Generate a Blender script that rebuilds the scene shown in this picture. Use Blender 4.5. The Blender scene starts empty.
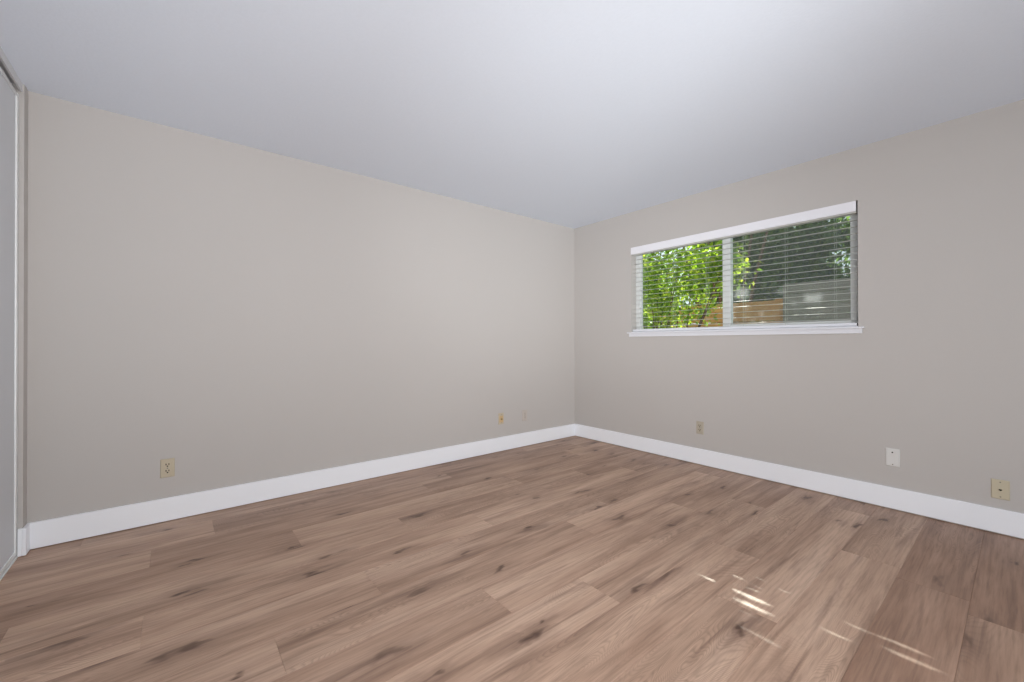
import bpy, bmesh, math, random
import numpy as np
from mathutils import Vector, Matrix

random.seed(7)
rng = np.random.default_rng(11)
SC = bpy.context.scene
COL = SC.collection

# ------------------------------------------------------------------ camera
CAM_X, CAM_Y, CAM_Z = -3.65052, -3.32915, 1.09413
cam_data = bpy.data.cameras.new('camera')
cam_data.sensor_fit = 'HORIZONTAL'
cam_data.sensor_width = 36.0
cam_data.lens = 36.0 * 414.258 / 1024.0
cam_data.clip_start = 0.02
cam = bpy.data.objects.new('camera', cam_data)
COL.objects.link(cam)
YAW, PITCH, ROLL = 0.8893036, 0.00455867, -0.00181524
fw = Vector((math.cos(YAW) * math.cos(PITCH), math.sin(YAW) * math.cos(PITCH), math.sin(PITCH)))
rt = Vector((math.sin(YAW), -math.cos(YAW), 0.0))
up = rt.cross(fw)
rt2 = rt * math.cos(ROLL) + up * math.sin(ROLL)
up2 = up * math.cos(ROLL) - rt * math.sin(ROLL)
m = Matrix((rt2, up2, -fw)).transposed().to_4x4()
m.translation = (CAM_X, CAM_Y, CAM_Z)
cam.matrix_world = m
SC.camera = cam

# ------------------------------------------------------------------ view, sky, sun, added fill light
SC.view_settings.view_transform = 'Standard'
SC.view_settings.look = 'None'
SC.view_settings.gamma = 1.0
SC.view_settings.use_curve_mapping = False
SC.view_settings.exposure = 0.0
SC.cycles.use_denoising = True
SC.cycles.max_bounces = 12
SC.cycles.diffuse_bounces = 6
SC.cycles.transparent_max_bounces = 24
SC.cycles.sample_clamp_indirect = 6.0

world = bpy.data.worlds.new('sky')
SC.world = world
world.use_nodes = True
bg = world.node_tree.nodes['Background']
bg.inputs['Color'].default_value = (0.80, 0.90, 1.0, 1)
bg.inputs['Strength'].default_value = 1.25

TAN_P, SLOPE_Y = 0.80, 0.42                 # the sun: rise and sideways run per metre away from the window wall
SUN_DIR = Vector((1.0, SLOPE_Y, TAN_P)).normalized()
sd = bpy.data.lights.new('sun', 'SUN')
sd.energy = 17.0
sd.angle = 0.0085
sd.color = (1.0, 0.95, 0.86)
sun = bpy.data.objects.new('sun', sd)
COL.objects.link(sun)
sun.rotation_euler = SUN_DIR.to_track_quat('Z', 'Y').to_euler()
sun.location = (8, 4, 8)


def area(name, loc, target, sx, sy, power, color):
    d = bpy.data.lights.new(name, 'AREA')
    d.shape = 'RECTANGLE'
    d.size, d.size_y = sx, sy
    d.energy = power
    d.color = color
    o = bpy.data.objects.new(name, d)
    COL.objects.link(o)
    o.location = loc
    o.rotation_euler = (Vector(target) - Vector(loc)).to_track_quat('-Z', 'Y').to_euler()
    return o


def fill_light(name, loc, target, size, power, spread, color=(1.0, 1.0, 1.0)):
    o = area(name, loc, target, size, size, power, color)
    o.data.spread = spread


# unseen fill lights added behind the camera, aimed at the ceiling and into the room
fill_light('fill_to_room', (-3.6, -5.1, 1.2), (-0.5, -0.3, 1.5), 1.0, 34.0, 2.4)
fill_light('fill_beside_camera', (-3.9, -4.6, 1.2), (-1.0, -0.5, 1.6), 0.8, 17.5, 2.0)
fill_light('fill_to_window', (-4.1, -3.9, 1.2), (0.0, -1.0, 1.5), 0.8, 8.5, 1.6)
fill_light('fill_to_far_corner', (-3.9, -4.6, 1.7), (-0.4, -0.2, 1.3), 0.8, 5.5, 0.8)
fill_light('fill_to_closet', (-1.2, -4.9, 1.6), (-4.2, -1.0, 1.2), 0.6, 10.5, 1.4)
fill_light('fill_to_ceiling', (-3.3, -4.5, 0.5), (-0.9, -0.8, 2.44), 0.5, 5.2, 0.85, (0.92, 0.97, 1.0))
fill_light('fill_to_ceiling', (-3.3, -4.5, 0.5), (-3.6, -0.7, 2.44), 0.5, 4.6, 1.0, (0.98, 0.98, 1.0))


# ------------------------------------------------------------------ helpers
def link(name, bm, material, parent=None, smooth=False):
    me = bpy.data.meshes.new(name)
    bm.normal_update()
    bm.to_mesh(me)
    bm.free()
    if smooth:
        for p in me.polygons:
            p.use_smooth = True
    me.materials.append(material)
    o = bpy.data.objects.new(name, me)
    COL.objects.link(o)
    if parent is not None:
        o.parent = parent
    return o


def add_box(bm, lo, hi, bevel=0.0, seg=2):
    c = [(a + b) / 2 for a, b in zip(lo, hi)]
    s = [abs(b - a) for a, b in zip(lo, hi)]
    r = bmesh.ops.create_cube(bm, size=1.0)
    vs = r['verts']
    bmesh.ops.scale(bm, vec=s, verts=vs)
    bmesh.ops.translate(bm, vec=c, verts=vs)
    if bevel > 0:
        es = list({e for v in vs for e in v.link_edges})
        bmesh.ops.bevel(bm, geom=es, offset=bevel, segments=seg, affect='EDGES', profile=0.5)


def box(name, lo, hi, material, parent=None, bevel=0.0, seg=2):
    bm = bmesh.new()
    add_box(bm, lo, hi, bevel, seg)
    return link(name, bm, material, parent)


def add_disc(bm, centre, axis, radius, depth, n=20, r2=None):
    r = bmesh.ops.create_cone(bm, cap_ends=True, segments=n, radius1=radius, radius2=radius if r2 is None else r2, depth=depth)
    q = Vector((0, 0, 1)).rotation_difference(Vector(axis).normalized()).to_matrix().to_4x4()
    bmesh.ops.transform(bm, matrix=Matrix.Translation(centre) @ q, verts=r['verts'])


def add_tube(bm, pts, radii, n=7):
    rings = []
    for i, p in enumerate(pts):
        p = Vector(p)
        a = Vector(pts[max(i - 1, 0)])
        b = Vector(pts[min(i + 1, len(pts) - 1)])
        t = (b - a).normalized()
        ref = Vector((1, 0, 0)) if abs(t.x) < 0.9 else Vector((0, 1, 0))
        u = t.cross(ref).normalized()
        v = t.cross(u)
        rings.append([bm.verts.new(p + (u * math.cos(k * math.tau / n) + v * math.sin(k * math.tau / n)) * radii[i]) for k in range(n)])
    for a, b in zip(rings, rings[1:]):
        for k in range(n):
            bm.faces.new((a[k], a[(k + 1) % n], b[(k + 1) % n], b[k]))
    bm.faces.new(rings[0][::-1])
    bm.faces.new(rings[-1])


def empty(name, loc):
    o = bpy.data.objects.new(name, None)
    o.empty_display_size = 0.05
    COL.objects.link(o)
    o.location = loc
    return o


def thing(name, loc, label, cat, group=None):
    o = empty(name, loc)
    o['label'] = label
    o['category'] = cat
    if group:
        o['group'] = group
    return o


def structure(o):
    o['kind'] = 'structure'
    return o


# ------------------------------------------------------------------ materials
def new_mat(name):
    mt = bpy.data.materials.new(name)
    mt.use_nodes = True
    nt = mt.node_tree
    return mt, nt, nt.nodes, nt.links, nt.nodes['Principled BSDF']


def plain(name, col, rough=0.5, spec=0.4, metallic=0.0, vary=0.0, bump=0.0, scale=60.0):
    mt, nt, N, L, b = new_mat(name)
    b.inputs['Base Color'].default_value = (*col, 1)
    b.inputs['Roughness'].default_value = rough
    b.inputs['Specular IOR Level'].default_value = spec
    b.inputs['Metallic'].default_value = metallic
    tc = N.new('ShaderNodeTexCoord')
    nz = N.new('ShaderNodeTexNoise')
    nz.inputs['Scale'].default_value = scale
    nz.inputs['Detail'].default_value = 3
    L.new(tc.outputs['Object'], nz.inputs['Vector'])
    if vary > 0:
        mx = N.new('ShaderNodeMix')
        mx.data_type = 'RGBA'
        mx.inputs['A'].default_value = (*[c * (1 - vary) for c in col], 1)
        mx.inputs['B'].default_value = (*[min(1, c * (1 + vary)) for c in col], 1)
        L.new(nz.outputs['Fac'], mx.inputs['Factor'])
        L.new(mx.outputs['Result'], b.inputs['Base Color'])
    if bump > 0:
        bp = N.new('ShaderNodeBump')
        bp.inputs['Strength'].default_value = bump
        bp.inputs['Distance'].default_value = 0.002
        L.new(nz.outputs['Fac'], bp.inputs['Height'])
        L.new(bp.outputs['Normal'], b.inputs['Normal'])
    return mt


M_WALL = plain('greige_wall_paint', (0.490, 0.466, 0.446), 0.75, 0.25, vary=0.012, bump=0.10, scale=90)
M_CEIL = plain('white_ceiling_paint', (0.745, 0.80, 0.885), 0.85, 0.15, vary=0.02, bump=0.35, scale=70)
M_TRIM = plain('white_trim_paint', (0.85, 0.87, 0.91), 0.38, 0.4, vary=0.01, scale=8)
M_SILL = plain('white_sill_paint', (0.72, 0.73, 0.77), 0.4, 0.4, vary=0.01, scale=8)
M_VALANCE = plain('white_valance', (0.80, 0.80, 0.84), 0.42, 0.35, vary=0.01, scale=8)
M_VINYL = plain('white_vinyl', (0.74, 0.76, 0.76), 0.4, 0.4, vary=0.01, scale=8)
M_SLAT = plain('white_slat', (0.60, 0.61, 0.58), 0.5, 0.3, vary=0.02, scale=20)
M_CORD = plain('pale_cord', (0.45, 0.50, 0.43), 0.8, 0.1)
M_DOORPANEL = plain('pale_grey_closet_panel', (0.60, 0.62, 0.65), 0.5, 0.3, vary=0.01, scale=5)
M_STILE = plain('satin_white_metal', (0.78, 0.80, 0.80), 0.35, 0.5)
M_TRACK = plain('pale_grey_track', (0.62, 0.625, 0.64), 0.4, 0.4)
M_IVORY = plain('ivory_plastic', (0.50, 0.435, 0.325), 0.4, 0.4, vary=0.03, scale=40)
M_AMBER = plain('yellowed_ivory_plastic', (0.56, 0.40, 0.22), 0.4, 0.4, vary=0.03, scale=40)
M_BEIGE = plain('beige_plastic', (0.44, 0.395, 0.32), 0.4, 0.4, vary=0.03, scale=40)
M_CREAM = plain('cream_plastic', (0.52, 0.465, 0.345), 0.4, 0.4, vary=0.03, scale=40)
M_WHITEP = plain('white_plastic', (0.66, 0.65, 0.63), 0.4, 0.4, vary=0.01, scale=40)
M_PAINTED = plain('painted_over_plastic', (0.50, 0.45, 0.41), 0.55, 0.3, vary=0.03, scale=40)
M_DARK = plain('dark_slot', (0.035, 0.028, 0.022), 0.7, 0.2)
M_BRASS = plain('dull_brass', (0.30, 0.22, 0.10), 0.35, 0.5, metallic=0.7)
M_SCREW = plain('screw_metal', (0.25, 0.23, 0.20), 0.4, 0.5, metallic=0.6)
M_GROUND = plain('garden_soil', (0.16, 0.12, 0.08), 0.9, 0.1, vary=0.4, bump=0.5, scale=6)
M_SUN_BLOCK = plain('sun_block_paint', (0.50, 0.46, 0.42), 0.8, 0.2, vary=0.05, scale=5)
M_BARK = plain('tree_bark', (0.17, 0.115, 0.075), 0.9, 0.1, vary=0.35, bump=0.6, scale=25)
M_SLAB = plain('subfloor', (0.2, 0.18, 0.16), 0.9, 0.1)


def wood_outdoor(name, light, dark):
    mt, nt, N, L, b = new_mat(name)
    tc = N.new('ShaderNodeTexCoord')
    mp = N.new('ShaderNodeMapping')
    mp.inputs['Scale'].default_value = (30, 2.0, 30)
    nz = N.new('ShaderNodeTexNoise')
    nz.inputs['Scale'].default_value = 1.6
    nz.inputs['Detail'].default_value = 6
    rp = N.new('ShaderNodeValToRGB')
    rp.color_ramp.elements[0].color = (*dark, 1)
    rp.color_ramp.elements[0].position = 0.3
    rp.color_ramp.elements[1].color = (*light, 1)
    rp.color_ramp.elements[1].position = 0.65
    L.new(tc.outputs['Object'], mp.inputs['Vector'])
    L.new(mp.outputs['Vector'], nz.inputs['Vector'])
    L.new(nz.outputs['Fac'], rp.inputs['Fac'])
    L.new(rp.outputs['Color'], b.inputs['Base Color'])
    b.inputs['Roughness'].default_value = 0.8
    return mt


M_CEDAR = wood_outdoor('cedar_boards', (0.80, 0.42, 0.15), (0.52, 0.24, 0.08))
M_GREYWOOD = wood_outdoor('weathered_grey_boards', (0.36, 0.33, 0.30), (0.24, 0.215, 0.19))


def leaf_mat(name, cols, trans_gain):
    mt = bpy.data.materials.new(name)
    mt.use_nodes = True
    nt = mt.node_tree
    N, L = nt.nodes, nt.links
    N.clear()
    out = N.new('ShaderNodeOutputMaterial')
    at = N.new('ShaderNodeAttribute')
    at.attribute_name = 'leaf_tone'
    rp = N.new('ShaderNodeValToRGB')
    while len(rp.color_ramp.elements) < len(cols):
        rp.color_ramp.elements.new(0.5)
    for i, c in enumerate(cols):
        rp.color_ramp.elements[i].position = i / (len(cols) - 1)
        rp.color_ramp.elements[i].color = (*c, 1)
    L.new(at.outputs['Fac'], rp.inputs['Fac'])
    d = N.new('ShaderNodeBsdfDiffuse')
    t = N.new('ShaderNodeBsdfTranslucent')
    g = N.new('ShaderNodeBsdfGlossy')
    g.inputs['Roughness'].default_value = 0.35
    g.inputs['Color'].default_value = (0.9, 0.95, 1, 1)
    mul = N.new('ShaderNodeMix')
    mul.data_type = 'RGBA'
    mul.blend_type = 'MULTIPLY'
    mul.inputs['Factor'].default_value = 1.0
    mul.inputs['B'].default_value = (*trans_gain, 1)
    L.new(rp.outputs['Color'], d.inputs['Color'])
    L.new(rp.outputs['Color'], mul.inputs['A'])
    L.new(mul.outputs['Result'], t.inputs['Color'])
    m1 = N.new('ShaderNodeMixShader')
    m1.inputs['Fac'].default_value = 0.5
    L.new(d.outputs[0], m1.inputs[1])
    L.new(t.outputs[0], m1.inputs[2])
    m2 = N.new('ShaderNodeMixShader')
    m2.inputs['Fac'].default_value = 0.06
    L.new(m1.outputs[0], m2.inputs[1])
    L.new(g.outputs[0], m2.inputs[2])
    L.new(m2.outputs[0], out.inputs['Surface'])
    return mt


M_LEAF_BRIGHT = leaf_mat('bright_leaf', [(0.10, 0.19, 0.02), (0.22, 0.37, 0.03), (0.40, 0.52, 0.045), (0.62, 0.64, 0.12)], (1.5, 1.5, 1.0))
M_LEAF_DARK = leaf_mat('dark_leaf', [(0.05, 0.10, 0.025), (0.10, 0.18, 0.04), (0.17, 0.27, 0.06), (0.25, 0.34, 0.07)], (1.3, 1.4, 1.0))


def glass_mat():
    mt = bpy.data.materials.new('window_glass')
    mt.use_nodes = True
    nt = mt.node_tree
    N, L = nt.nodes, nt.links
    N.clear()
    out = N.new('ShaderNodeOutputMaterial')
    t = N.new('ShaderNodeBsdfTransparent')
    t.inputs['Color'].default_value = (0.95, 0.98, 0.96, 1)
    g = N.new('ShaderNodeBsdfGlossy')
    g.inputs['Roughness'].default_value = 0.02
    f = N.new('ShaderNodeFresnel')
    f.inputs['IOR'].default_value = 1.3
    mx = N.new('ShaderNodeMixShader')
    L.new(f.outputs[0], mx.inputs['Fac'])
    L.new(t.outputs[0], mx.inputs[1])
    L.new(g.outputs[0], mx.inputs[2])
    L.new(mx.outputs[0], out.inputs['Surface'])
    return mt


def screen_mat():
    # fine fibre mesh: mostly open, the threads catch and pass the light
    mt = bpy.data.materials.new('insect_screen_mesh')
    mt.use_nodes = True
    nt = mt.node_tree
    N, L = nt.nodes, nt.links
    N.clear()
    out = N.new('ShaderNodeOutputMaterial')
    t = N.new('ShaderNodeBsdfTransparent')
    d = N.new('ShaderNodeBsdfDiffuse')
    d.inputs['Color'].default_value = (0.12, 0.125, 0.13, 1)
    tl = N.new('ShaderNodeBsdfTranslucent')
    tl.inputs['Color'].default_value = (0.24, 0.25, 0.27, 1)
    a = N.new('ShaderNodeAddShader')
    L.new(d.outputs[0], a.inputs[0])
    L.new(tl.outputs[0], a.inputs[1])
    mx = N.new('ShaderNodeMixShader')
    mx.inputs['Fac'].default_value = 0.38
    L.new(t.outputs[0], mx.inputs[1])
    L.new(a.outputs[0], mx.inputs[2])
    L.new(mx.outputs[0], out.inputs['Surface'])
    return mt


M_GLASS, M_SCREEN = glass_mat(), screen_mat()


def floor_mat():
    mt, nt, N, L, b = new_mat('oak_vinyl_planks')

    def attr(n):
        a = N.new('ShaderNodeAttribute')
        a.attribute_name = n
        return a

    def math_(op, a, bb, clamp=False):
        q = N.new('ShaderNodeMath')
        q.operation = op
        q.use_clamp = clamp
        for i, v in enumerate((a, bb)):
            if v is None:
                continue
            if isinstance(v, (int, float)):
                q.inputs[i].default_value = v
            else:
                L.new(v, q.inputs[i])
        return q.outputs[0]

    def noise(vec, sx, sy, scale=1.0, detail=4, rough=0.5, dist=0.0):
        mp = N.new('ShaderNodeMapping')
        mp.inputs['Scale'].default_value = (sx, sy, 1)
        L.new(vec, mp.inputs['Vector'])
        z = N.new('ShaderNodeTexNoise')
        z.inputs['Scale'].default_value = scale
        z.inputs['Detail'].default_value = detail
        z.inputs['Roughness'].default_value = rough
        z.inputs['Distortion'].default_value = dist
        L.new(mp.outputs[0], z.inputs['Vector'])
        return z.outputs['Fac']

    def ramp(v, stops):
        r = N.new('ShaderNodeValToRGB')
        while len(r.color_ramp.elements) < len(stops):
            r.color_ramp.elements.new(0.5)
        for e, (p, c) in zip(r.color_ramp.elements, stops):
            e.position = p
            e.color = (*c, 1) if isinstance(c, tuple) else (c, c, c, 1)
        L.new(v, r.inputs['Fac'])
        return r.outputs['Color']

    def mix(f, a, bb, mode='MIX'):
        x = N.new('ShaderNodeMix')
        x.data_type = 'RGBA'
        x.blend_type = mode
        for k, v in (('Factor', f), ('A', a), ('B', bb)):
            if isinstance(v, (int, float)):
                x.inputs[k].default_value = v
            elif isinstance(v, tuple):
                x.inputs[k].default_value = (*v, 1)
            else:
                L.new(v, x.inputs[k])
        return x.outputs['Result']

    tc = N.new('ShaderNodeTexCoord')
    off = N.new('ShaderNodeVectorMath')
    off.operation = 'ADD'
    L.new(tc.outputs['Object'], off.inputs[0])
    L.new(attr('plank_seed').outputs['Vector'], off.inputs[1])
    P = off.outputs[0]
    tone = attr('plank_tone').outputs['Fac']

    broad = noise(P, 0.9, 7.0, 1.0, 3, 0.5, 0.6)                 # slow drift along a plank
    grain = noise(P, 5.0, 95.0, 1.0, 5, 0.62)                    # fine long fibres
    streak = noise(P, 1.0, 16.0, 1.0, 4, 0.55, 0.9)              # dark mineral streaks
    # cathedral rings: level lines of a stretched noise field
    field = noise(P, 0.9, 5.2, 1.0, 2, 0.4, 0.8)
    ringv = math_('MULTIPLY', field, 72.0)
    ring = math_('FRACT', ringv, None)
    ringm = noise(P, 0.7, 2.2, 1.0, 1)                           # rings show only here and there
    # knots
    mp = N.new('ShaderNodeMapping')
    mp.inputs['Scale'].default_value = (1.55, 4.3, 1)
    L.new(P, mp.inputs['Vector'])
    wob = N.new('ShaderNodeTexNoise')
    wob.inputs['Scale'].default_value = 5.0
    L.new(mp.outputs[0], wob.inputs['Vector'])
    wadd = N.new('ShaderNodeMix')
    wadd.data_type = 'RGBA'
    wadd.blend_type = 'LINEAR_LIGHT'
    wadd.inputs['Factor'].default_value = 0.20
    L.new(mp.outputs[0], wadd.inputs['A'])
    L.new(wob.outputs['Color'], wadd.inputs['B'])
    vo = N.new('ShaderNodeTexVoronoi')
    vo.voronoi_dimensions = '2D'
    vo.inputs['Scale'].default_value = 1.0
    L.new(wadd.outputs['Result'], vo.inputs['Vector'])
    sep = N.new('ShaderNodeSeparateColor')
    L.new(vo.outputs['Color'], sep.inputs['Color'])
    has = math_('GREATER_THAN', sep.outputs[0], 0.22)
    size = math_('MULTIPLY_ADD', sep.outputs[1], 0.07)
    size.node.inputs[2].default_value = 0.05
    kd = math_('DIVIDE', vo.outputs['Distance'], size)
    core = math_('MULTIPLY', math_('SUBTRACT', 1.0, ramp(kd, [(0.25, 0.0), (0.95, 1.0)])), has)
    halo = math_('MULTIPLY', math_('SUBTRACT', 1.0, ramp(math_('MULTIPLY', kd, 0.28), [(0.0, 0.0), (0.9, 1.0)])), has)

    base = ramp(broad, [(0.28, (0.350, 0.220, 0.155)), (0.50, (0.490, 0.328, 0.238)), (0.72, (0.605, 0.425, 0.320))])
    base = mix(1.0, base, ramp(tone, [(0.0, (0.62, 0.545, 0.51)), (0.5, (0.96, 0.95, 0.94)), (1.0, (1.22, 1.22, 1.22))]), 'MULTIPLY')
    base = mix(1.0, base, ramp(grain, [(0.30, 0.76), (0.52, 1.0), (0.72, 1.12)]), 'MULTIPLY')
    rm = math_('MULTIPLY', ramp(ringm, [(0.46, 0.0), (0.62, 1.0)]), 0.62)
    base = mix(rm, base, mix(1.0, base, ramp(ring, [(0.0, 0.62), (0.30, 0.97), (0.75, 1.05), (1.0, 0.62)]), 'MULTIPLY'))
    st = math_('MULTIPLY', ramp(streak, [(0.54, 0.0), (0.72, 1.0)]), 0.68)
    base = mix(st, base, (0.170, 0.098, 0.068))
    base = mix(math_('MULTIPLY', halo, math_('MULTIPLY', ramp(streak, [(0.35, 0.25), (0.6, 1.0)]), 0.70)), base, (0.190, 0.115, 0.084))
    kc = math_('MULTIPLY_ADD', sep.outputs[2], 0.55)
    kc.node.inputs[2].default_value = 0.48
    base = mix(math_('MULTIPLY', core, kc), base, (0.092, 0.048, 0.032))
    L.new(base, b.inputs['Base Color'])
    L.new(ramp(grain, [(0.3, 0.50), (0.7, 0.42)]), b.inputs['Roughness'])
    b.inputs['Specular IOR Level'].default_value = 0.42
    bp = N.new('ShaderNodeBump')
    bp.inputs['Strength'].default_value = 0.12
    bp.inputs['Distance'].default_value = 0.001
    L.new(grain, bp.inputs['Height'])
    L.new(bp.outputs['Normal'], b.inputs['Normal'])
    return mt


M_FLOOR = floor_mat()

# ------------------------------------------------------------------ room shell
H = 2.44
X0, Y0 = -5.10, -5.30            # behind the closet doors / rear wall
WT = 0.16                        # window wall thickness
WY0, WY1, WZ0, WZ1 = -2.616, -0.784, 1.200, 2.074


def build_floor():
    bm = bmesh.new()
    lt = bm.faces.layers.float.new('plank_tone')
    ls = bm.faces.layers.float_vector.new('plank_seed')
    W, LEN, YREF = 0.232, 1.575, -1.097
    # one known end joint per row (rows counted towards the camera from the row edge at y = -1.097)
    joint = {-5: -0.9, -4: -1.9, -3: -3.75, -2: -3.12, -1: -2.574, 0: -2.175, 1: -2.95, 2: -1.79, 3: -2.591, 4: -2.197,
             5: -1.36, 6: -1.83, 7: -0.925, 8: -2.62, 9: -1.177, 10: -2.0, 11: -3.0, 12: -1.5, 13: -2.4, 14: -2.9, 15: -1.7, 16: -2.2, 17: -3.1, 18: -1.6}
    tones = {(0, -1): 0.60, (0, 0): 0.56, (0, -2): 0.78, (2, -1): 0.52, (2, 0): 0.74, (3, -1): 0.36, (3, 0): 0.56, (4, -1): 0.60,
             (4, 0): 0.52, (5, 0): 0.48, (5, -1): 0.62, (6, 0): 0.58, (6, -1): 0.46, (7, 0): 0.40, (7, -1): 0.54, (8, 0): 0.10, (8, -1): 0.30, (7, 1): 0.20, (10, 0): 0.25, (10, -1): 0.3, (10, 1): 0.2,
             (9, 0): 0.06, (9, -1): 0.34, (8, 1): 0.08, (-3, -1): 0.62, (-2, 0): 0.54, (-3, 0): 0.42, (1, -1): 0.50, (1, 0): 0.40}
    g = 0.0005
    for k in range(-5, 19):
        ya, yb = YREF - W * k, YREF - W * (k + 1)
        ya, yb = min(ya, 0.0), max(yb, Y0)
        if ya - yb < 0.01:
            continue
        j = joint[k]
        for n in range(-4, 4):
            xa, xb = max(j + LEN * n, X0), min(j + LEN * (n + 1), 0.0)
            if xb - xa < 0.01:
                continue
            t = tones.get((k, n), 0.30 + 0.36 * random.random())
            sd_ = (random.uniform(0, 60), random.uniform(0, 60), random.uniform(0, 9))
            z1, z0 = 0.0, -0.0012
            e = 0.0009
            o = [bm.verts.new(p) for p in ((xa, yb, z0), (xb, yb, z0), (xb, ya, z0), (xa, ya, z0))]
            i = [bm.verts.new(p) for p in ((xa + e, yb + e, z1), (xb - e, yb + e, z1), (xb - e, ya - e, z1), (xa + e, ya - e, z1))]
            fs = [bm.faces.new(i)] + [bm.faces.new((o[q], o[(q + 1) % 4], i[(q + 1) % 4], i[q])) for q in range(4)]
            for f in fs:
                f[lt] = t
                f[ls] = sd_
    o = link('floor', bm, M_FLOOR)
    structure(o)
    bm = bmesh.new()
    add_box(bm, (X0, Y0, -0.10), (0.0, 0.0, -0.0013))
    link('subfloor', bm, M_SLAB, o)


build_floor()
structure(box('ceiling', (X0 - 0.15, Y0 - 0.15, H), (WT, 0.15, H + 0.12), M_CEIL))
structure(box('wall_left', (X0 - 0.15, 0.0, -0.10), (WT, 0.15, H), M_WALL))

bm = bmesh.new()
add_box(bm, (0, Y0 - 0.15, -0.3), (WT, WY0, H))
add_box(bm, (0, WY1, -0.3), (WT, 0.0, H))
add_box(bm, (0, WY0, -0.3), (WT, WY1, WZ0))
add_box(bm, (0, WY0, WZ1), (WT, WY1, H))
structure(link('wall_right', bm, M_WALL))

bm = bmesh.new()                                   # rear wall, open doorway to daylight
add_box(bm, (X0 - 0.15, Y0 - 0.15, -0.10), (-2.1, Y0, H))
add_box(bm, (-0.5, Y0 - 0.15, -0.10), (0.0, Y0, H))
add_box(bm, (-2.1, Y0 - 0.15, 2.10), (-0.5, Y0, H))
structure(link('wall_rear', bm, M_WALL))

bm = bmesh.new()                                   # closet: short stub at the corner, the closet's back and far end
add_box(bm, (-4.385, -0.073, 0.0), (-4.263, 0.0, H))
add_box(bm, (X0 - 0.15, Y0, -0.10), (X0, 0.0, H))
add_box(bm, (-4.385, Y0, 0.0), (-4.263, -3.40, H))
structure(link('wall_closet', bm, M_WALL))

# baseboards
BH = 0.144


def baseboard(name, pts_lo, pts_hi):
    bm_ = bmesh.new()
    add_box(bm_, pts_lo, pts_hi, 0.0025, 2)
    return structure(link(name, bm_, M_TRIM))


baseboard('baseboard_left', (-4.263, -0.014, 0.0045), (-0.0005, 0.0, BH))
baseboard('baseboard_right', (-0.014, Y0, 0.007), (0.0, -0.0142, BH))
bm = bmesh.new()
add_box(bm, (-4.263, -0.087, 0.003), (-4.249, -0.0145, BH), 0.0025)
add_box(bm, (-4.279, -0.087, 0.003), (-4.2635, -0.0735, BH), 0.0025)
structure(link('baseboard_closet', bm, M_TRIM))

# ------------------------------------------------------------------ closet sliding doors
DX = -4.281


def closet_door(name, xf, y1, y0):
    root = structure(empty(name, (xf, (y0 + y1) / 2, 0.0)))
    iv = Matrix.Translation((-xf, -(y0 + y1) / 2, 0))

    def part(n, lo, hi, mt, bv=0.002):
        b_ = bmesh.new()
        add_box(b_, lo, hi, bv)
        bmesh.ops.transform(b_, matrix=iv, verts=b_.verts)
        return link(n, b_, mt, root)
    zb, zt = 0.014, 2.377
    sw = 0.026
    part('panel', (xf - 0.018, y0 + 0.01, zb + 0.01), (xf - 0.006, y1 - 0.01, zt - 0.01), M_DOORPANEL, 0)
    part('stile', (xf - 0.026, y1 - sw, zb), (xf, y1, zt), M_STILE)
    part('stile', (xf - 0.026, y0, zb), (xf, y0 + sw, zt), M_STILE)
    part('bottom_rail', (xf - 0.025, y0 + sw, zb), (xf - 0.001, y1 - sw, zb + 0.022), M_STILE)
    part('top_rail', (xf - 0.025, y0 + sw, zt - 0.020), (xf - 0.001, y1 - sw, zt), M_TRACK)
    return root


closet_door('door_1', DX, -0.078, -1.75)
closet_door('door_2', DX - 0.036, -1.72, -3.38)
bm = bmesh.new()                                   # head track: fascia and top plate
add_box(bm, (DX - 0.075, -3.40, 2.428), (DX + 0.010, -0.0735, H), 0)
add_box(bm, (DX + 0.002, -3.40, 2.396), (DX + 0.012, -0.0735, H), 0.001)
structure(link('trim_1', bm, M_TRACK))
structure(box('trim_2', (DX - 0.072, -3.40, 0.0), (DX + 0.004, -0.0735, 0.009), M_STILE, None, 0.002))

# ------------------------------------------------------------------ window
win = structure(empty('window_1', (0.11, (WY0 + WY1) / 2, WZ0)))
WIN_INV = Matrix.Translation((-0.11, -(WY0 + WY1) / 2, -WZ0))


def wpart(name, boxes, mt, bv=0.002):
    b_ = bmesh.new()
    for lo, hi in boxes:
        add_box(b_, lo, hi, bv)
    bmesh.ops.transform(b_, matrix=WIN_INV, verts=b_.verts)
    return link(name, b_, mt, win)


FX0, FX1 = 0.085, 0.145
wpart('window_frame', [((FX0, WY0, WZ0), (FX1, WY0 + 0.044, WZ1)), ((FX0, WY1 - 0.046, WZ0), (FX1, WY1, WZ1)),
                       ((FX0, WY0 + 0.044, WZ0), (FX1, WY1 - 0.046, WZ0 + 0.036)), ((FX0, WY0 + 0.044, WZ1 - 0.036), (FX1, WY1 - 0.046, WZ1))], M_VINYL)
wpart('mullion', [((FX0 - 0.002, -1.731, WZ0 + 0.036), (FX1, -1.668, WZ1 - 0.036))], M_VINYL)
wpart('sash_rail', [((FX0 + 0.006, WY0 + 0.044, WZ0 + 0.036), (FX0 + 0.034, WY0 + 0.060, WZ1 - 0.036)),
                    ((FX0 + 0.006, WY0 + 0.060, WZ0 + 0.036), (FX0 + 0.034, -1.731, WZ0 + 0.052))], M_VINYL)
g1 = wpart('glass_pane', [((0.124, -1.668, WZ0 + 0.036), (0.128, WY1 - 0.046, WZ1 - 0.036))], M_GLASS, 0)
g2 = wpart('glass_pane', [((0.104, WY0 + 0.060, WZ0 + 0.052), (0.108, -1.731, WZ1 - 0.036))], M_GLASS, 0)
bm = bmesh.new()
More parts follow.
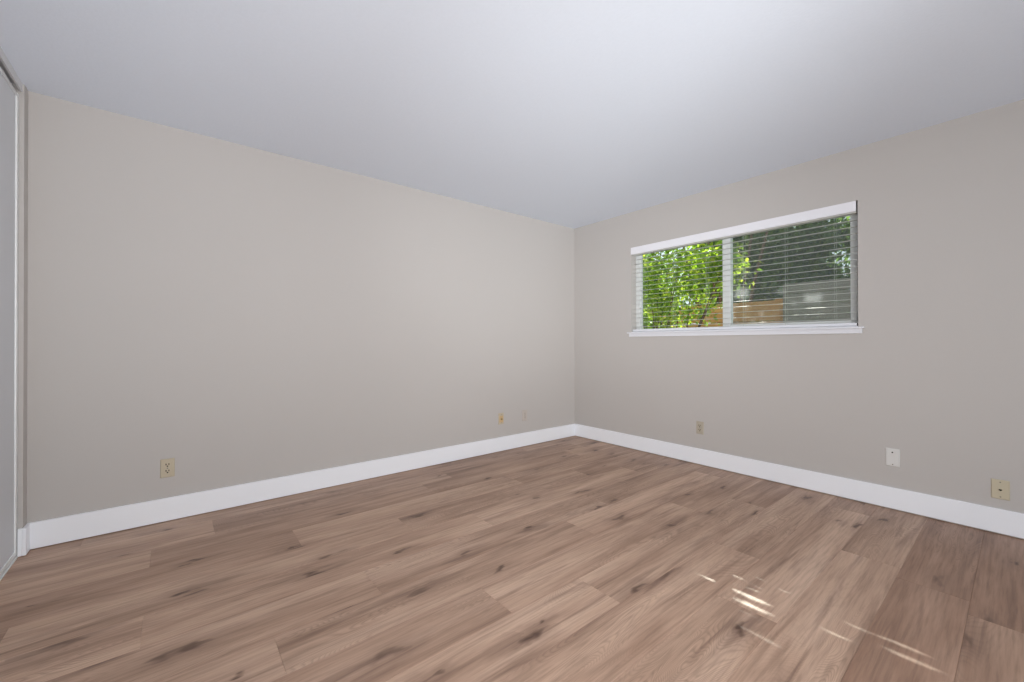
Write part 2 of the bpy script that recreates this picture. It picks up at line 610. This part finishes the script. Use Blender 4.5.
vs = [bm.verts.new((0.140, y, z)) for y, z in ((WY0 + 0.044, WZ0 + 0.036), (-1.731, WZ0 + 0.036), (-1.731, WZ1 - 0.036), (WY0 + 0.044, WZ1 - 0.036))]
bm.faces.new(vs)
bmesh.ops.transform(bm, matrix=WIN_INV, verts=bm.verts)
link('insect_screen', bm, M_SCREEN, win)
wpart('window_sill', [((-0.030, WY0 - 0.034, 1.1885), (-0.0005, WY1 + 0.036, 1.2005)), ((-0.001, WY0 + 0.001, 1.1995), (FX0, WY1 - 0.001, 1.2065))], M_SILL)
wpart('sill_apron', [((-0.014, WY0 - 0.022, 1.155), (-0.0005, WY1 + 0.020, 1.1885))], M_SILL)

# ------------------------------------------------------------------ blind
BLX = 0.040
blind = thing('window_blind', (BLX, (WY0 + WY1) / 2, 1.2065), 'open white horizontal slat blind with a flat valance, set inside the window', 'blind')
BL_INV = Matrix.Translation((-BLX, -(WY0 + WY1) / 2, -1.2065))


def bpart(name, boxes, mt, bv=0.0015):
    b_ = bmesh.new()
    for lo, hi in boxes:
        add_box(b_, lo, hi, bv)
    bmesh.ops.transform(b_, matrix=BL_INV, verts=b_.verts)
    return link(name, b_, mt, blind)


bpart('valance', [((-0.010, WY0 + 0.008, 2.000), (-0.001, WY1 - 0.002, 2.0715))], M_VALANCE, 0.002)
bpart('headrail', [((0.015, WY0 + 0.012, 1.994), (0.066, WY1 - 0.008, 2.060))], M_SLAT)
SD = 0.0500
TILT = 0.10                                        # outer edges stand a little higher
BY0, BY1 = WY0 + 0.010, WY1 - 0.006


def slat_mesh():
    bm_ = bmesh.new()
    n = 6
    prof = []
    for i in range(n + 1):
        u = i / n * 2 - 1
        prof.append((u * SD / 2, 0.0010 * (1 - u * u)))
    th = 0.0018
    ring = prof + [(x, z - th) for x, z in reversed(prof)]
    a = [bm_.verts.new((x, BY0 - (WY0 + WY1) / 2, z)) for x, z in ring]
    b_ = [bm_.verts.new((x, BY1 - (WY0 + WY1) / 2, z)) for x, z in ring]
    for i in range(len(ring)):
        q = (i + 1) % len(ring)
        bm_.faces.new((a[i], a[q], b_[q], b_[i]))
    bm_.faces.new(a[::-1])
    bm_.faces.new(b_)
    return bm_


PITCH_S = 0.0460
slat0 = None
for i in range(16):
    z = 1.2585 + PITCH_S * i - 1.2065
    if slat0 is None:
        slat0 = link('slat', slat_mesh(), M_SLAT, blind)
        s = slat0
    else:
        s = slat0.copy()
        COL.objects.link(s)
        s.parent = blind
    s.location = (0, 0, z)
    s.rotation_euler = (0, -math.atan(TILT), 0)
bpart('bottom_rail', [((BLX - 0.025, BY0, 1.2085), (BLX + 0.025, BY1, 1.2300))], M_SILL, 0.003)
cord0 = None
for y in (-0.93, -1.24, -1.555, -1.865, -2.172, -2.482):
    if cord0 is None:
        b_ = bmesh.new()
        for cx in (-SD / 2 - 0.0012, SD / 2 + 0.0012):
            add_tube(b_, [(cx, 0, 0.022), (cx, 0, 0.786)], [0.0006, 0.0006], 6)
        add_tube(b_, [(0.0, 0.006, 0.022), (0.0, 0.006, 0.786)], [0.0005, 0.0005], 6)
        for i in range(16):
            zz = 0.0465 + PITCH_S * i
            add_tube(b_, [(-SD / 2 - 0.0012, 0, zz), (SD / 2 + 0.0012, 0, zz)], [0.0005, 0.0005], 4)
        c = cord0 = link('ladder_cord', b_, M_CORD, blind)
    else:
        c = cord0.copy()
        COL.objects.link(c)
        c.parent = blind
    c.location = (0, y - (WY0 + WY1) / 2, 0)


# ------------------------------------------------------------------ wall plates
def on_wall(root, wall):
    # plates are modelled facing -Y (left wall); turned to face -X for the window wall
    if wall == 'right':
        root.rotation_euler = (0, 0, -math.pi / 2)


def plate_mesh(w, h, t=0.0055):
    b_ = bmesh.new()
    vs_lo = [b_.verts.new((x * w / 2, 0, z * h / 2)) for x, z in ((-1, -1), (1, -1), (1, 1), (-1, 1))]
    i = 0.004
    vs_hi = [b_.verts.new((x * (w / 2 - i), -t, z * (h / 2 - i))) for x, z in ((-1, -1), (1, -1), (1, 1), (-1, 1))]
    b_.faces.new(vs_hi)
    b_.faces.new(vs_lo[::-1])
    for k in range(4):
        b_.faces.new((vs_lo[k], vs_lo[(k + 1) % 4], vs_hi[(k + 1) % 4], vs_hi[k]))
    bmesh.ops.bevel(b_, geom=[e for e in b_.edges], offset=0.0012, segments=2, affect='EDGES')
    return b_


def screw(root, z, mt=None):
    b_ = bmesh.new()
    add_disc(b_, (0, -0.0060, z), (0, 1, 0), 0.0036, 0.0022, 14)
    o = link('screw', b_, mt or M_SCREW, root)
    return o


def duplex(root, mt, slot=True, dark=None):
    dark = dark or M_DARK
    link('plate', plate_mesh(0.071, 0.116), mt, root)
    for s in (1, -1):
        b_ = bmesh.new()
        zc = 0.0195 * s
        n = 28
        pts = []
        for k in range(n):
            a = math.tau * k / n
            pts.append((0.0172 * math.cos(a), max(-0.0137, min(0.0137, 0.0172 * math.sin(a)))))
        a_ = [b_.verts.new((x, -0.005, zc + z)) for x, z in pts]
        c_ = [b_.verts.new((x * 0.97, -0.0085, zc + z * 0.97)) for x, z in pts]
        b_.faces.new(c_)
        for k in range(n):
            b_.faces.new((a_[k], a_[(k + 1) % n], c_[(k + 1) % n], c_[k]))
        r = link('receptacle', b_, mt, root)
        d = bmesh.new()
        add_box(d, (-0.0092, -0.0089, zc - 0.0005), (-0.0046, -0.0070, zc + 0.0105))
        add_box(d, (0.0046, -0.0089, zc + 0.0000), (0.0088, -0.0070, zc + 0.0100))
        add_disc(d, (0, -0.0080, zc - 0.0065), (0, 1, 0), 0.0040, 0.0018, 14)
        link('slots', d, dark, r)
    screw(root, 0.0)


def wall_thing(name, wall, pos, z, label, cat):
    loc = (pos, 0, z) if wall == 'left' else (0, pos, z)
    t = thing(name, loc, label, cat)
    on_wall(t, wall)
    return t


t = wall_thing('wall_outlet', 'left', -3.690, 0.326, 'ivory duplex outlet low on the long bare wall, nearest the closet door', 'outlet')
duplex(t, M_IVORY)

t = wall_thing('cable_jack', 'left', -1.095, 0.328, 'small yellowed plate with a round brass cable socket, on the long bare wall', 'wall plate')
link('plate', plate_mesh(0.070, 0.115), M_IVORY, t)
b_ = bmesh.new()
add_box(b_, (-0.024, -0.0075, -0.037), (0.024, -0.004, 0.029), 0.0015)
ins = link('insert', b_, M_AMBER, t)
b_ = bmesh.new()
add_disc(b_, (0, -0.0085, -0.004), (0, 1, 0), 0.0105, 0.004, 6)
add_disc(b_, (0, -0.013, -0.004), (0, 1, 0), 0.0062, 0.010, 18)
link('socket', b_, M_BRASS, ins)
screw(t, 0.043)
screw(t, -0.043)

t = wall_thing('wall_outlet', 'left', -0.780, 0.325, 'outlet plate painted the wall colour, closest to the room corner on the long wall', 'outlet')
duplex(t, M_PAINTED, dark=plain('painted_slot', (0.30, 0.25, 0.20), 0.7, 0.2))

t = wall_thing('wall_outlet', 'right', -1.503, 0.330, 'beige duplex outlet on the window wall, below the left half of the window', 'outlet')
duplex(t, M_BEIGE, dark=plain('worn_slot', (0.07, 0.05, 0.03), 0.7, 0.2))

t = wall_thing('blank_plate', 'right', -2.789, 0.340, 'white wall plate with a small round jack at its top, right of the window', 'wall plate')
link('plate', plate_mesh(0.071, 0.118), M_WHITEP, t)
b_ = bmesh.new()
add_disc(b_, (-0.004, -0.0075, 0.030), (0, 1, 0), 0.0125, 0.004, 22)
jk = link('jack', b_, M_WHITEP, t)
b_ = bmesh.new()
add_disc(b_, (-0.0005, -0.0100, 0.033), (0, 1, 0), 0.0046, 0.0020, 14)
link('hole', b_, M_DARK, jk)
screw(t, -0.046)

t = wall_thing('phone_jack', 'right', -3.245, 0.254, 'cream square wall plate with a phone socket, at the far right edge of the photo', 'wall plate')
link('plate', plate_mesh(0.071, 0.112, 0.007), M_CREAM, t)
b_ = bmesh.new()
add_box(b_, (-0.0095, -0.0100, -0.0085), (0.0095, -0.0055, 0.0085), 0.001)
ins = link('insert', b_, M_CREAM, t)
b_ = bmesh.new()
add_box(b_, (-0.0062, -0.0104, -0.0045), (0.0062, -0.0085, 0.0030))
add_box(b_, (-0.0028, -0.0104, -0.0070), (0.0028, -0.0085, -0.0045))
link('socket_hole', b_, M_DARK, ins)
screw(t, 0.041)
screw(t, -0.041)

# ------------------------------------------------------------------ outside the window
structure(box('ground', (WT, -9, -0.35), (16, 9, -0.25), M_GROUND))
structure(box('sun_block_eave', (WT, -5, 2.52), (1.10, 1.0, 2.62), M_SUN_BLOCK))  # unseen overhang added to keep the higher sun off the window


def board_fence(name, x, y0, y1, ztop, mt, label, cat, bh=0.138, post_every=1.9):
    root = thing(name, (x, (y0 + y1) / 2, -0.25), label, cat)
    iv = Matrix.Translation((-x, -(y0 + y1) / 2, 0.25))
    b_2 = bmesh.new()
    z = ztop
    while z > -0.1:
        zl = z - bh + random.uniform(0.004, 0.009)
        add_box(b_2, (x, y0, zl), (x + 0.02, y1, z), 0.002, 1)
        z -= bh
    bmesh.ops.transform(b_2, matrix=iv, verts=b_2.verts)
    link('boards', b_2, mt, root)
    y = y0 + 0.06
    while y < y1:
        b_2 = bmesh.new()
        add_box(b_2, (x + 0.02, y - 0.045, -0.25), (x + 0.11, y + 0.045, ztop + 0.02), 0.004, 1)
        bmesh.ops.transform(b_2, matrix=iv, verts=b_2.verts)
        link('post', b_2, mt, root)
        y += post_every
    return root


board_fence('garden_fence', 2.60, -1.33, 3.2, 1.66, M_CEDAR, 'orange-brown board fence outside, seen low through the window beside the mullion', 'fence')
board_fence('board_fence', 2.56, -4.2, -1.34, 1.86, M_GREYWOOD, 'weathered grey board fence outside, seen low through the right half of the window', 'fence')

# sun flecks: floor spots (x, y, half length) that gaps cut in the foliage let through
FLECKS = [(-1.735, -2.41, .05), (-1.735, -2.57, .065), (-1.80, -2.62, .055), (-1.967, -2.71, .05), (-1.742, -2.89, .04),
          (-1.615, -2.95, .04), (-1.62, -3.06, .055), (-1.69, -3.10, .065), (-1.625, -3.21, .04)]


def leaf_cloud(clumps, n, spread, size, gap_band=None):
    """clumps: (k,3) twig ends; n leaves around them. Returns centres and frames of single leaves."""
    idx = rng.integers(0, len(clumps), n)
    c = clumps[idx] + rng.normal(0, spread, (n, 3)) * np.array([1, 1, 0.8])
    nrm = rng.normal(0, 1, (n, 3)) + np.array([0.0, 0.0, 1.0])
    nrm /= np.linalg.norm(nrm, axis=1)[:, None]
    d = rng.normal(0, 1, (n, 3)) + np.array([0, 0, -0.4])
    d -= (d * nrm).sum(1)[:, None] * nrm
    d /= np.linalg.norm(d, axis=1)[:, None]
    w = np.cross(nrm, d)
    ln = size * rng.uniform(0.7, 1.3, n)
    # floor point reached by a sun ray through the leaf
    fx = c[:, 0] - c[:, 2] / TAN_P
    fy = c[:, 1] - SLOPE_Y * c[:, 2] / TAN_P
    keep = np.ones(n, bool)
    for x, y, h in FLECKS:
        keep &= ~((np.abs(fx - x) < 0.018 + ln * 0.25) & (np.abs(fy - y) < h + ln * 0.25))
    c, nrm, d, w, ln = c[keep], nrm[keep], d[keep], w[keep], ln[keep]
    return c, nrm, d, w, ln


def leaf_object(name, clumps, n, spread, size, mt, parent, width=0.52):
    c, nrm, d, w, ln = leaf_cloud(clumps, n, spread, size)
    k = len(c)
    L_ = ln[:, None]
    v0 = c - d * L_ * 0.5
    v2 = c + d * L_ * 0.5
    fold = nrm * L_ * 0.07
    v1 = c + w * L_ * width * 0.5 + fold - d * L_ * 0.06
    v3 = c - w * L_ * width * 0.5 + fold - d * L_ * 0.06
    v = np.stack([v0, v1, v2, v3], 1).reshape(-1, 3) - np.array(parent.location)
    base = (np.arange(k) * 4)[:, None]
    f = np.concatenate([base + np.array([[0, 1, 2]]), base + np.array([[0, 2, 3]])], 1).reshape(-1, 3)
    me = bpy.data.meshes.new(name)
    me.from_pydata(v.tolist(), [], f.tolist())
    a = me.attributes.new('leaf_tone', 'FLOAT', 'FACE')
    tone = np.clip(rng.beta(1.6, 1.8, k), 0, 1)
    a.data.foreach_set('value', np.repeat(tone, 2).astype(np.float32))
    me.materials.append(mt)
    o = bpy.data.objects.new(name, me)
    COL.objects.link(o)
    o.parent = parent
    return o


def ell(n, centre, radii, shell=0.5):
    u = rng.normal(0, 1, (n, 3))
    u /= np.linalg.norm(u, axis=1)[:, None]
    r = rng.uniform(shell, 1.0, n)[:, None]
    return np.array(centre) + u * r * np.array(radii)


def stems(name, base, tips, r0, parent, mt=M_BARK):
    b_3 = bmesh.new()
    base = Vector(base)
    for t_ in tips:
        t_ = Vector(t_)
        mid = base.lerp(t_, 0.5) + Vector((random.uniform(-.08, .08), random.uniform(-.08, .08), 0.12))
        q1 = base.lerp(mid, 0.5) + Vector((random.uniform(-.04, .04), random.uniform(-.04, .04), 0.05))
        add_tube(b_3, [base, q1, mid, mid.lerp(t_, .5), t_], [r0, r0 * .8, r0 * .6, r0 * .4, r0 * .18], 7)
    bmesh.ops.translate(b_3, vec=-Vector(parent.location), verts=b_3.verts)
    return link(name, b_3, mt, parent, smooth=True)


# bright shrub just outside the left half of the window
sh = thing('garden_shrub', (1.35, -0.30, -0.25), 'tall yellow-green leafy shrub outside the left half of the window', 'shrub')
cl = np.concatenate([ell(120, (1.35, -0.25, 1.75), (0.40, 0.95, 1.05), 0.1), ell(16, (1.30, -1.12, 2.0), (0.25, 0.35, 0.45), 0.0), ell(26, (1.40, 0.10, 1.35), (0.30, 0.45, 0.40), 0.0)])
leaf_object('foliage', cl, 6500, 0.10, 0.075, M_LEAF_BRIGHT, sh)
stems('branches', (1.40, -0.30, -0.25), cl[::9], 0.022, sh)

sh2 = thing('garden_shrub', (1.95, 0.35, -0.25), 'low dark shrub behind the bright one, in the lower left corner of the window', 'shrub')
cl = ell(60, (1.95, 0.42, 1.15), (0.30, 0.62, 0.75), 0.0)
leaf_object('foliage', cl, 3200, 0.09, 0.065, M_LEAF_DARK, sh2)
stems('branches', (1.95, 0.35, -0.25), cl[::12], 0.018, sh2)

# spreading tree; mostly unseen crown placed and shaped to block sun from the window
tr = thing('shade_tree', (4.7, 0.3, -0.25), 'broad tree beyond the fence, its crown mostly out of view, shaped to block the sun and leave flecks', 'tree')
cl = np.concatenate([ell(220, (3.7, -0.1, 4.62), (0.65, 1.9, 0.34), 0.0), ell(110, (3.8, -0.95, 4.42), (0.5, 0.75, 0.34), 0.0), ell(26, (4.5, -1.2, 3.5), (0.7, 1.2, 0.6), 0.2)])
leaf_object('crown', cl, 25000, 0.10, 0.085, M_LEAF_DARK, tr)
stems('trunk', (4.7, 0.3, -0.25), cl[::60], 0.045, tr)

# darker trees further back
for (cx_, cy_, cz_, rx, ry, rz, n_, lab) in (
        (5.4, 3.1, 2.6, 0.9, 1.2, 2.2, 9000, 'dark green tree behind the bright shrub, in the upper left of the window'),
        (5.7, 0.5, 2.6, 0.8, 1.2, 2.2, 16000, 'dark green tree behind the orange board fence, right beside the mullion'),
        (5.5, -0.85, 2.5, 0.8, 1.3, 2.1, 15000, 'dark green tree behind the fences, in the middle of the right half of the window'),
        (5.2, -2.9, 2.5, 0.9, 1.2, 2.0, 9000, 'dark green tree behind the grey fence, at the right end of the window')):
    tr2 = thing('background_tree', (cx_, cy_, -0.25), lab, 'tree', 'trees beyond the fence')
    cl = ell(130, (cx_, cy_, cz_), (rx, ry, rz), 0.2)
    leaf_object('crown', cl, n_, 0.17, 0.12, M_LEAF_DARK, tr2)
    stems('trunk', (cx_, cy_, -0.25), cl[::36], 0.030, tr2)
